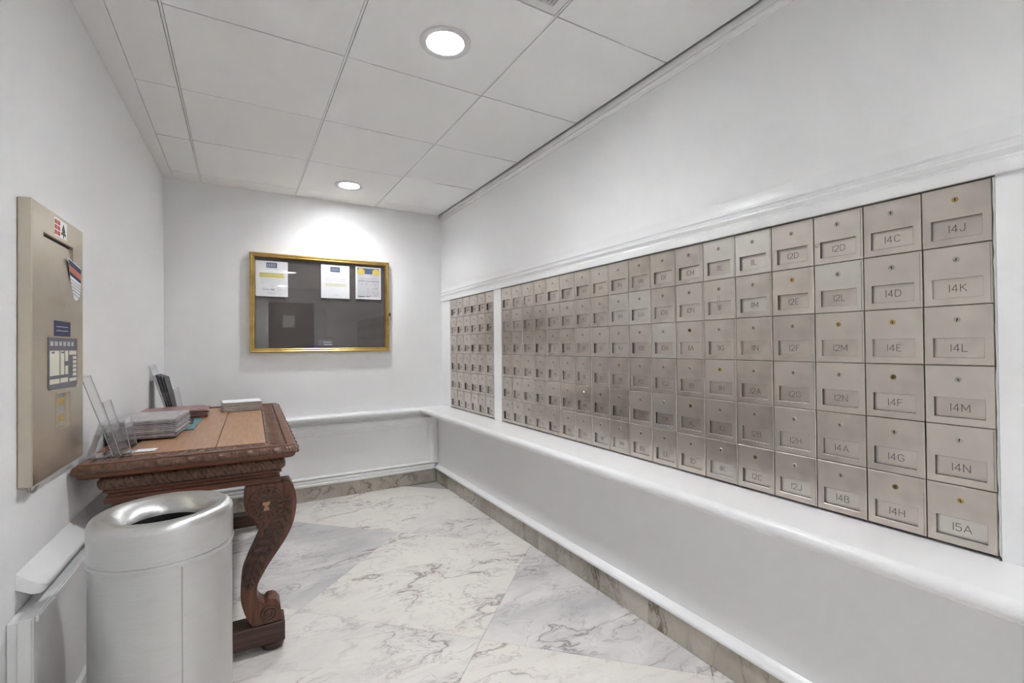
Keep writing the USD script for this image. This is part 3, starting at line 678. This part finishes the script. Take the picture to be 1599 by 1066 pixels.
# ------------------------------------------------------------------ carved console table
tb = thing('console_table', 'carved dark wooden console table with scrolled legs against the left wall', 'table', LO, -TH)
ZT = .820
N0, N1, U0, U1 = .010, .690, .050, 1.680      # x into the room, y along the wall
CX, CY = (N0 + N1) / 2, (U0 + U1) / 2
b0, b1 = .112, .022                           # inset of planks, inset of smooth rim
px0, px1, py0, py1 = N0 + b0, N1 - b0, U0 + b0 + .008, U1 - b0
seam = .405
part(tb, 'plank', box(px0 + .0006, seam - .0013, py0 + .0006, py1 - .0006, ZT - .020, ZT - .0015, .0012), 'wood_plank', label='lighter brown plank of the table top, wall side')
part(tb, 'plank', box(seam + .0013, px1 - .0006, py0 + .0006, py1 - .0006, ZT - .020, ZT - .0015, .0012), 'wood_plank', label='lighter brown plank of the table top, room side')
def carve(length, width, n_along, n_across, seed):
    """Relief of a carved leaf band: height over (along, across)."""
    s_ = np.linspace(0, length, n_along); w_ = np.linspace(0, 1, n_across)
    S, W = np.meshgrid(s_, w_, indexing='ij')
    per = .062
    ph = 2 * np.pi * S / per
    centre = .5 + .20 * np.sin(ph)
    stem = np.exp(-((W - centre) / .06) ** 2)
    fl_ = np.exp(-(((S % per) - per * .5) / .011) ** 2 - ((W - .30) / .15) ** 2) + np.exp(-(((S % per)) / .011) ** 2 - ((W - .70) / .15) ** 2) + np.exp(-(((S % per) - per) / .011) ** 2 - ((W - .70) / .15) ** 2)
    lobes = .5 + .5 * np.cos(2 * np.pi * (S / .0105 + 1.5 * W))
    h_ = .55 * stem + .8 * fl_ * (.55 + .45 * lobes) + .30 * meshkit.fbm(np.stack([S * 120, W * 9, S * 0 + seed], -1), 3)
    bead = (np.exp(-((W - .06) / .045) ** 2) + np.exp(-((W - .94) / .045) ** 2)) * (.35 + .65 * np.abs(np.sin(np.pi * S / .011)))
    edge = np.clip(np.minimum(W, 1 - W) / .04, 0, 1)
    return S, W, (h_ * .8 + bead * .8) * edge
def carved_strip(axis, a0, a1, c0, c1, z_, amp, seed, cut=True):
    L = a1 - a0; n = max(8, int(L / .0028))
    S, W, H = carve(L, abs(c1 - c0), n, 22, seed)
    wd = abs(c1 - c0)
    lo = (W * wd) if True else 0
    # mitre: band runs from outer edge (W=0) to inner edge (W=1)
    a = a0 + W * wd + (L - 2 * W * wd) * (S / L)
    cc = c0 + (c1 - c0) * W
    Z = z_ + amp * H
    P = np.stack([a, cc, Z] if axis == 'x' else [cc, a, Z], -1)
    m = quadgrid(P)
    if (m.face_normals[:, 2].mean() < 0): m.invert()
    return m
ro = .040                                     # outer edge of carved band, in from the top's edge
ox0, ox1, oy0, oy1 = N0 + ro, N1 - ro, U0 + ro + .004, U1 - ro
part(tb, 'carved_border', carved_strip('x', ox0, ox1, oy0, py0, ZT - .007, .0070, 1), 'wood_carved', 40)
part(tb, 'carved_border', carved_strip('x', ox0, ox1, oy1, py1, ZT - .007, .0070, 2), 'wood_carved', 40)
part(tb, 'carved_border', carved_strip('y', oy0, oy1, ox1, px1, ZT - .007, .0070, 3), 'wood_carved', 40)
part(tb, 'carved_border', carved_strip('y', oy0, oy1, ox0, px0, ZT - .007, .0070, 4), 'wood_carved', 40)
part(tb, 'core', box(N0 + .03, N1 - .03, U0 + .03, U1 - .03, ZT - .032, ZT - .0205), 'wood_dark')

def around(prof, disp=None, rect=(N0, N1, U0, U1), step=.004, sides='nrfl'):
    """Sweeps an (outward offset, z) profile round the table, mitred, with optional carving along it."""
    p = np.asarray(prof, float); tdir = np.gradient(p, axis=0); nrm = np.stack([tdir[:, 1], -tdir[:, 0]], 1); nrm /= np.linalg.norm(nrm, axis=1, keepdims=True)
    if (nrm[:, 0]).sum() < 0: nrm = -nrm
    x0, x1, y0, y1 = rect; out = []
    for sd in sides:
        L = (x1 - x0) if sd in 'nf' else (y1 - y0); n = max(3, int(L / step)); s_ = np.linspace(0, 1, n)
        D = np.zeros((n, len(p)))
        if disp is not None:
            D = disp(s_ * L, np.linspace(0, 1, len(p))) * np.clip(np.minimum(s_, 1 - s_) * L / .012, 0, 1)[:, None]
        o = p[None, :, 0] + D * nrm[None, :, 0]; z_ = p[None, :, 1] + D * nrm[None, :, 1]
        base = p[None, :, 0]
        along = -base + s_[:, None] * (L + 2 * base)
        if sd == 'n': P = np.stack([x0 + along, y0 - o, z_ + 0 * along], -1)
        if sd == 'f': P = np.stack([x1 - along, y1 + o, z_ + 0 * along], -1)
        if sd == 'r': P = np.stack([x1 + o, y0 + along, z_ + 0 * along], -1)
        if sd == 'l': P = np.stack([x0 - o, y1 - along, z_ + 0 * along], -1)
        out.append(quadgrid(P))
    m = cat(*out); 
    return m
part(tb, 'top_rim', around([(-ro + .0, ZT - .008), (-ro + .001, ZT - .001), (-ro + .004, ZT), (-.014, ZT), (-.011, ZT - .0015), (-.011, ZT - .004)], step=.2), 'wood_mahogany', 30)
def edge_carve(s_, k):
    S, K = np.meshgrid(s_, k, indexing='ij'); win = np.sin(np.pi * np.clip((K - .12) / .76, 0, 1)) ** .7
    leaf = .5 + .5 * np.cos(2 * np.pi * (S / .046)); bead = np.exp(-((S % .092 - .046) / .007) ** 2 - ((K - .5) / .25) ** 2)
    return win * (.0026 * leaf * (.6 + .4 * np.cos(2 * np.pi * (S / .0115 + .8 * K))) + .0045 * bead + .0012 * meshkit.noise(np.stack([S * 300, K * 5, 0 * S], -1)))
ep = [(-.011, ZT - .004), (-.009, ZT - .005), (-.006, ZT - .009), (-.0035, ZT - .013), (-.0015, ZT - .017), (0, ZT - .021), (.001, ZT - .025), (.001, ZT - .029), (-.003, ZT - .0315)]
part(tb, 'carved_edge', around(ep, edge_carve, step=.0024), 'wood_carved', 45)
cv = [(-.003, ZT - .0315), (-.010, ZT - .032), (-.010, ZT - .036)] + [(-.012 - .034 * (1 - math.cos(q)), ZT - .038 - .018 * math.sin(q)) for q in np.linspace(0, math.pi / 2, 9)] + [(-.050, ZT - .058)]
part(tb, 'cove_moulding', around(cv, step=.3), 'wood_mahogany', 35)
AP = (N0 + .074, N1 - .064, U0 + .056, U1 - .056)
def rope(s_, k):
    S, K = np.meshgrid(s_, k, indexing='ij'); win = np.sin(np.pi * K) ** .6
    return win * .0056 * np.abs(np.sin(np.pi * (S / .0165 - 2.0 * K))) ** .6
tor = [(-.004, ZT - .058)] + [(-.004 + .019 * math.sin(q), ZT - .080 + .022 * math.cos(q)) for q in np.linspace(0.15, math.pi - .15, 13)] + [(-.004, ZT - .102)]
part(tb, 'rope_moulding', around(tor, rope, AP, step=.0022), 'wood_carved', 45, label='dark twisted leaf moulding round the apron')
ap = [(-.004, ZT - .102), (.004, ZT - .104), (.006, ZT - .108), (.004, ZT - .112), (-.006, ZT - .116), (-.010, ZT - .122), (-.009, ZT - .128), (.000, ZT - .131), (.002, ZT - .135), (.002, ZT - .150), (-.012, ZT - .152)]
part(tb, 'apron', around(ap, None, AP, step=.3), 'wood_mahogany', 30)
part(tb, 'under_panel', box(AP[0] + .010, AP[1] - .010, AP[2] + .010, AP[3] - .010, ZT - .150, ZT - .10), 'wood_dark')

# scrolled legs: outline in (x into the room, z)
RGT = [(0.60, 0.696), (0.633, 0.692), (0.661, 0.669), (0.679, 0.631), (0.686, 0.584), (0.682, 0.53), (0.668, 0.478), (0.643, 0.429), (0.615, 0.389), (0.587, 0.349), (0.564, 0.31), (0.547, 0.276), (0.542, 0.24), (0.55, 0.212), (0.568, 0.196), (0.583, 0.206), (0.607, 0.201), (0.624, 0.18), (0.629, 0.141), (0.629, 0.112)]
LFT = [(0.525, 0.693), (0.509, 0.669), (0.499, 0.63), (0.501, 0.585), (0.512, 0.549), (0.535, 0.528), (0.545, 0.500), (0.552, 0.470), (0.536, 0.432), (0.508, 0.368), (0.492, 0.32), (0.487, 0.262), (0.489, 0.217), (0.501, 0.169), (0.517, 0.13), (0.53, 0.112)]
r_ = catmull(RGT[:-2], 5).tolist() + RGT[-2:]; l_ = catmull(LFT, 5).tolist()
OUT = Polygon([(x, z) for x, z in r_] + [(x, z) for x, z in reversed(l_)]).buffer(0)
OUT = OUT.intersection(sbox(.4, .1125, .8, .6675))
def bevel_extrude(poly, y0, y1, b):
    """(x, z) outline extruded along y with rounded long edges."""
    prof_ = [(0, b), (b * .3, b * .3), (b, 0)]
    ms = []
    ring = poly.simplify(.0006)
    layers = []
    for o, dy in prof_: layers.append((o, dy))
    m = prism_y(ring.buffer(-b * 0 - .0001), y0 + b, y1 - b); ms.append(m)
    ms.append(prism_y(ring.buffer(-b * .35), y0 + b * .35, y1 - b * .35)); ms.append(prism_y(ring.buffer(-b), y0, y1))
    return cat(*ms)
def leg(name_y0, y1, face_dir, mirror=False, label=None):
    y0 = name_y0
    fx = (lambda m: m) if not mirror else (lambda m: trimesh.Trimesh(np.stack([(.69 + .075) - m.vertices[:, 0], m.vertices[:, 1], m.vertices[:, 2]], 1), m.faces[:, ::-1], process=False))
    L = part(tb, 'leg', fx(bevel_extrude(OUT, y0, y1, .006)), 'wood_leg', 25)
    yf = y0 if face_dir < 0 else y1                      # carved face
    def Y(d_): return yf + face_dir * d_
    def P3(pts, d_=.0): return [(x, Y(d_), z) for x, z in pts]
    cxr, czr = .5765, .586
    def ringm(R, r): return tube([(cxr + R * math.cos(q), Y(-.001), czr + R * math.sin(q)) for q in np.linspace(0, 2 * math.pi, 49)], r, 8)
    disc = Point(cxr, czr).buffer(.059, 24).difference(Point(cxr, czr).buffer(.016, 16))
    part(L, 'rosette_dish', fx(prism_y(disc, min(Y(0), Y(.0012)), max(Y(0), Y(.0012)))), 'wood_dark')  # flat raised ring in darker wood, not hollowed out
    part(L, 'rosette_ring', fx(cat(ringm(.062, .0050), ringm(.038, .0036), ringm(.017, .004))), 'wood_leg', 40)
    notches = []
    for q in np.linspace(.9, 2 * math.pi + .1, 17):
        notches.append(tube([(cxr + R * math.cos(q), Y(.0002), czr + R * math.sin(q)) for R in (.041, .049, .058)], .0040, 6))
    part(L, 'rosette_petal', fx(cat(*notches)), 'wood_leg', 40)
    chip = prism_y(Polygon([(cxr - .013, czr + .008), (cxr + .014, czr + .010), (cxr + .012, czr - .002), (cxr + .004, czr - .006), (cxr + .013, czr - .024), (cxr - .011, czr - .026), (cxr - .004, czr - .008), (cxr - .012, czr - .002)]), Y(.0), Y(.0) + .005 * face_dir) if face_dir > 0 else \
        prism_y(Polygon([(cxr - .013, czr + .008), (cxr + .014, czr + .010), (cxr + .012, czr - .002), (cxr + .004, czr - .006), (cxr + .013, czr - .024), (cxr - .011, czr - .026), (cxr - .004, czr - .008), (cxr - .012, czr - .002)]), Y(.005), Y(0))
    part(L, 'rosette_centre', fx(chip), 'wood_chip', label='pale bare-wood centre of the rosette')
    # acanthus leaf down the S: spine and side lobes
    spine = catmull([(.652, .600), (.640, .545), (.618, .495), (.590, .445), (.560, .395), (.535, .345), (.520, .295), (.514, .262)], 6)
    n_ = len(spine); tt = np.gradient(spine, axis=0); tt /= np.linalg.norm(tt, axis=1, keepdims=True); nn = np.stack([-tt[:, 1], tt[:, 0]], 1)
    dense = np.linspace(0, n_ - 1, 110); V = np.linspace(-1, 1, 25); rows_ = []
    for q in dense:
        i = int(min(q, n_ - 2)); fr_ = q - i; c_ = spine[i] * (1 - fr_) + spine[i + 1] * fr_; nv = nn[i]; tv = tt[i]; f = q / (n_ - 1)
        hw = .036 * math.sin(math.pi * min(1, f * .93 + .07)) ** .55 + .002
        lobe = 1 + .10 * math.sin(2 * math.pi * f * 9)
        row = []
        for v_ in V:
            p_ = c_ + nv * v_ * hw * lobe
            vein = .5 + .5 * math.cos(2 * math.pi * (f * 13 - .9 * abs(v_)))
            h_ = -.0012 + (1 - v_ * v_) ** .5 * (.0030 + .0042 * vein) + .003 * math.exp(-(v_ / .10) ** 2) * (abs(v_) < .5)
            if not OUT.buffer(-.004).contains(Point(*p_)): h_ = -.0015
            row.append((p_[0], Y(h_), p_[1]))
        rows_.append(row)
    lm = quadgrid(np.array(rows_))
    if lm.face_normals[:, 1].mean() * face_dir < 0: lm.invert()
    leafm = [lm]
    part(L, 'acanthus_leaf', fx(cat(*leafm)), 'wood_dark', 45, label='dark carved leaf running down the leg')
    curl = catmull([(.560, .524), (.575, .520), (.583, .505), (.576, .490), (.563, .490), (.558, .500), (.565, .507)], 5)
    part(L, 'leaf_curl', fx(tube(P3([(x - .012, z + .006) for x, z in curl], .0), .0045, 8)), 'wood_dark', 40)
    sp = [(.585 + R * math.cos(q), .152 + R * math.sin(q)) for q, R in zip(np.linspace(math.pi * .1, math.pi * 4.2, 60), np.linspace(.034, .007, 60))]
    part(L, 'foot_spiral', fx(tube(P3(sp, .0), .0036, 8)), 'wood_dark', 40)
    return L
NEAR0, NEAR1, FAR0, FAR1 = .108, .196, 1.534, 1.622
leg(NEAR0, NEAR1, -1); leg(NEAR0, NEAR1, -1, True); leg(FAR0, FAR1, 1); leg(FAR0, FAR1, 1, True)
for a, b in ((NEAR0, NEAR1), (FAR0, FAR1)):
    part(tb, 'base_plank', box(.118, .641, a - .006, b + .006, .036, .112, .003), 'wood_dark')
foot = lathe([(0, .0005), (.030, .0005), (.039, .006), (.044, .018), (.041, .030), (.034, .0355), (0, .0355)], 32)
for u_ in ((NEAR0 + NEAR1) / 2, (FAR0 + FAR1) / 2):
    for n_ in (.165, .598):
        part(tb, 'bun_foot', foot, 'wood_dark', 40, loc=(n_, u_, 0))
part(tb, 'stretcher', box(.335, .375, NEAR1 + .0065, FAR0 - .0065, .050, .095, .003), 'wood_dark')

# ------------------------------------------------------------------ things on the table (left axes: x into the room, y along the wall)
TZ = ZT + .0003
def acrylic_holder(x, y, rot, lab, tall=.30, depth=.085, width=.11, full=False):
    t = thing('brochure_holder', lab, 'brochure holder', left(x, y, TZ), -TH + rot)
    w2 = width / 2
    def slab(p0, p1, th=.0026):   # a sheet between two (x, z) points, width along y
        p0, p1 = np.array(p0), np.array(p1); dv = (p1 - p0) / np.linalg.norm(p1 - p0); nv = np.array([-dv[1], dv[0]]) * th / 2
        return prism_y(Polygon([tuple(p0 + nv), tuple(p1 + nv), tuple(p1 - nv), tuple(p0 - nv)]), -w2, w2)
    def rim(name, p0, p1):
        p0, p1 = np.array(p0), np.array(p1); dv = (p1 - p0) / np.linalg.norm(p1 - p0); nv = np.array([-dv[1], dv[0]]) * .0013
        q = Polygon([tuple(p0 + nv), tuple(p1 + nv), tuple(p1 - nv), tuple(p0 - nv)])
        part(t, name, cat(prism_y(q, -w2 - .0042, -w2 - .0030), prism_y(q, w2 + .0030, w2 + .0042)), 'acrylic_edge_shine', label='opaque grey strip with the shine of the clear sheet edge put into its colour')
    rim('sheet_edge', (.0, .0040), (-tall * .30, tall)); rim('sheet_edge', (depth * .55, .0032), (depth * .55 - .022, tall * .45))
    if not full: rim('sheet_edge', (depth * .22, .0032), (depth * .22 - .050, tall * .68))
    part(t, 'back_sheet', slab((.0, .0040), (-tall * .30, tall)), 'acrylic')
    part(t, 'lip', slab((-tall * .30 - .001, tall - .003), (-tall * .30 - .012, tall + .004), .0035), 'acrylic')
    part(t, 'base', box(-.075, depth * .55, -w2, w2, .0, .0028), 'acrylic')
    part(t, 'front_sheet', slab((depth * .55, .0032), (depth * .55 - .022, tall * .45)), 'acrylic')
    if not full: part(t, 'middle_sheet', slab((depth * .22, .0032), (depth * .22 - .050, tall * .68)), 'acrylic')
    sd = [(.0, .0035), (depth * .53, .0035), (depth * .53 - .020, tall * .40), (-tall * .30 * .38, tall * .40)]
    for s_ in (-1, 1):
        part(t, 'side_sheet', prism_y(Polygon(sd), *((-w2 - .0027, -w2 - .0002) if s_ < 0 else (w2 + .0002, w2 + .0027))), 'acrylic')
    if not full: part(t, 'rear_foot', slab((-.074, .0035), (-tall * .30 * .45, tall * .45 - .008)), 'acrylic')
    return t
acrylic_holder(.098, .205, 0, 'empty clear acrylic brochure holder at the near end of the carved table', tall=.288, depth=.095, width=.10)
acrylic_holder(.085, 1.545, 0, 'clear acrylic holder full of dark booklets at the far end of the table', tall=.31, depth=.10, width=.20, full=True)
for k in range(5):
    m = box(-.0026, .0026, -.090, .090, 0, .232 - .005 * k); m.apply_transform(trimesh.transformations.rotation_matrix(-math.atan(.27 - .012 * k), (0, 1, 0)))
    t = single('booklet', m, 'black_cover' if k % 2 == 0 else 'card_slate', 'dark booklet standing in the clear holder at the far end of the table', 'booklet', group='dark booklets in the far holder')
    UsdGeom.Xformable(t).AddTranslateOp().Set(Gf.Vec3d(*left(.085 + .0075 + .0058 * k, 1.545, TZ + .0045))); UsdGeom.Xformable(t).AddRotateZOp().Set(-TH)

rng = random.Random(11)
def cover_print(p, w_, d_, th):
    for k in range(11):
        y0 = -d_ / 2 + d_ * (.05 + .082 * k)
        part(p, 'cover_stripe', box(w_ * (-.42 + .05 * (k % 3)), w_ * (.44 - .07 * ((k * 2) % 3)), y0, y0 + d_ * (.03 + .012 * (k % 3)), th, th + .0003), ['paper', 'ink_navy', 'paper', 'brochure_3', 'leaflet_2', 'paper', 'ink_blue'][k % 7])
def pile(name, n, x, y, w_, d_, th, mats, lab, top_lab, cat_, group, rot=0, jit=.004, top_mat=None, z=TZ):
    for k in range(n):
        last = k == n - 1
        m = box(-w_ / 2, w_ / 2, -d_ / 2, d_ / 2, 0, th * .94)
        if last and name == 'brochure': cover_print(p, w_, d_, th * .94)
        j = (rng.uniform(-jit, jit), rng.uniform(-jit, jit), rng.uniform(-1.2, 1.2) * jit / .004)
        p = single(name, m, top_mat if last and top_mat else mats[rng.randrange(len(mats))], top_lab if last else lab, cat_, group=None if last else group)
        X_ = UsdGeom.Xformable(p); X_.AddTranslateOp().Set(Gf.Vec3d(*left(x + j[0], y + j[1], z + k * th))); X_.AddRotateZOp().Set(float(-TH + rot + j[2]))
    return z + n * th
B = ['brochure_%d' % i for i in range(6)]; LF = ['leaflet_%d' % i for i in range(3)]; NL = ['newsletter_%d' % i for i in range(3)]
pile('booklet', 1, .190, .885, .20, .40, .003, ['teal_cover'], '', 'teal booklet under the thick brochure pile, showing at its corner', 'booklet', None, rot=-2)
pile('booklet', 1, .150, .985, .22, .26, .003, ['black_cover'], '', 'black booklet lying between the two brochure piles', 'booklet', None, rot=4, z=TZ + .0031)
pile('brochure', 36, .138, .635, .225, .33, .0021, B, 'glossy brochure in the thick pile behind the empty clear holder', 'topmost glossy brochure of the thick pile behind the empty clear holder', 'brochure', 'brochures in the thick pile', rot=-3, jit=.005, z=TZ + .0063)
pile('leaflet', 20, .152, 1.255, .29, .26, .0021, LF, 'reddish leaflet in the low pile in the middle of the table', 'topmost reddish leaflet of the low pile in the middle of the table', 'leaflet', 'leaflets in the low middle pile', rot=4, jit=.013)
pile('newsletter', 26, .470, 1.400, .205, .19, .0021, NL, 'folded grey newsletter in the pile near the far edge of the table', 'topmost white newsletter of the pile near the far edge of the table', 'newsletter', 'newsletters in the far pile', rot=5, jit=.004, top_mat='paper')
m = box(-.045, .045, -.028, .028, 0, .0012)
p = single('card', m, 'paper', 'small white card lying beside the empty clear holder', 'card'); X_ = UsdGeom.Xformable(p)
X_.AddTranslateOp().Set(Gf.Vec3d(*left(.165, .235, TZ))); X_.AddRotateZOp().Set(-TH - 8)

# ------------------------------------------------------------------ bin
BX, BY, BR = -.186, 1.650, .1675
t = thing('waste_bin', 'tall round brushed aluminium waste bin with a funnel top', 'waste bin', (BX, BY, 0))
part(t, 'body', lathe([(0, .002), (BR - .006, .002), (BR - .003, .004), (BR - .003, .640), (BR - .010, .644)], 96), 'aluminium', 35)
part(t, 'band', lathe([(BR - .0029, .636), (BR + .0002, .637), (BR + .0016, .643), (BR + .0020, .646), (BR + .0010, .650), (BR - .003, .651)], 96), 'aluminium', 50)
rimp = [(BR - .003, .648), (BR, .652), (BR, .722)] + [(BR - .025 + .025 * math.cos(q), .729 + .027 * math.sin(q)) for q in np.linspace(.1, math.pi * .5, 9)] + \
    [(BR - .033, .7545), (BR - .043, .750), (BR - .055, .742), (BR - .067, .732), (BR - .075, .723), (BR - .078, .716), (BR - .0785, .708)]
part(t, 'lid', lathe(rimp, 96), 'aluminium', 50)
part(t, 'opening', lathe([(BR - .0783, .710), (BR - .0783, .60), (0, .60)], 64), 'rubbish_black', 35, label='black inside of the bin')
part(t, 'seam', box(-.0012, .0012, -.0014, .0006, .006, .634), 'steel_lock', loc=((BR - .003) * math.sin(.335), -(BR - .003) * math.cos(.335), 0), rot=(0, 0, math.degrees(.335)))
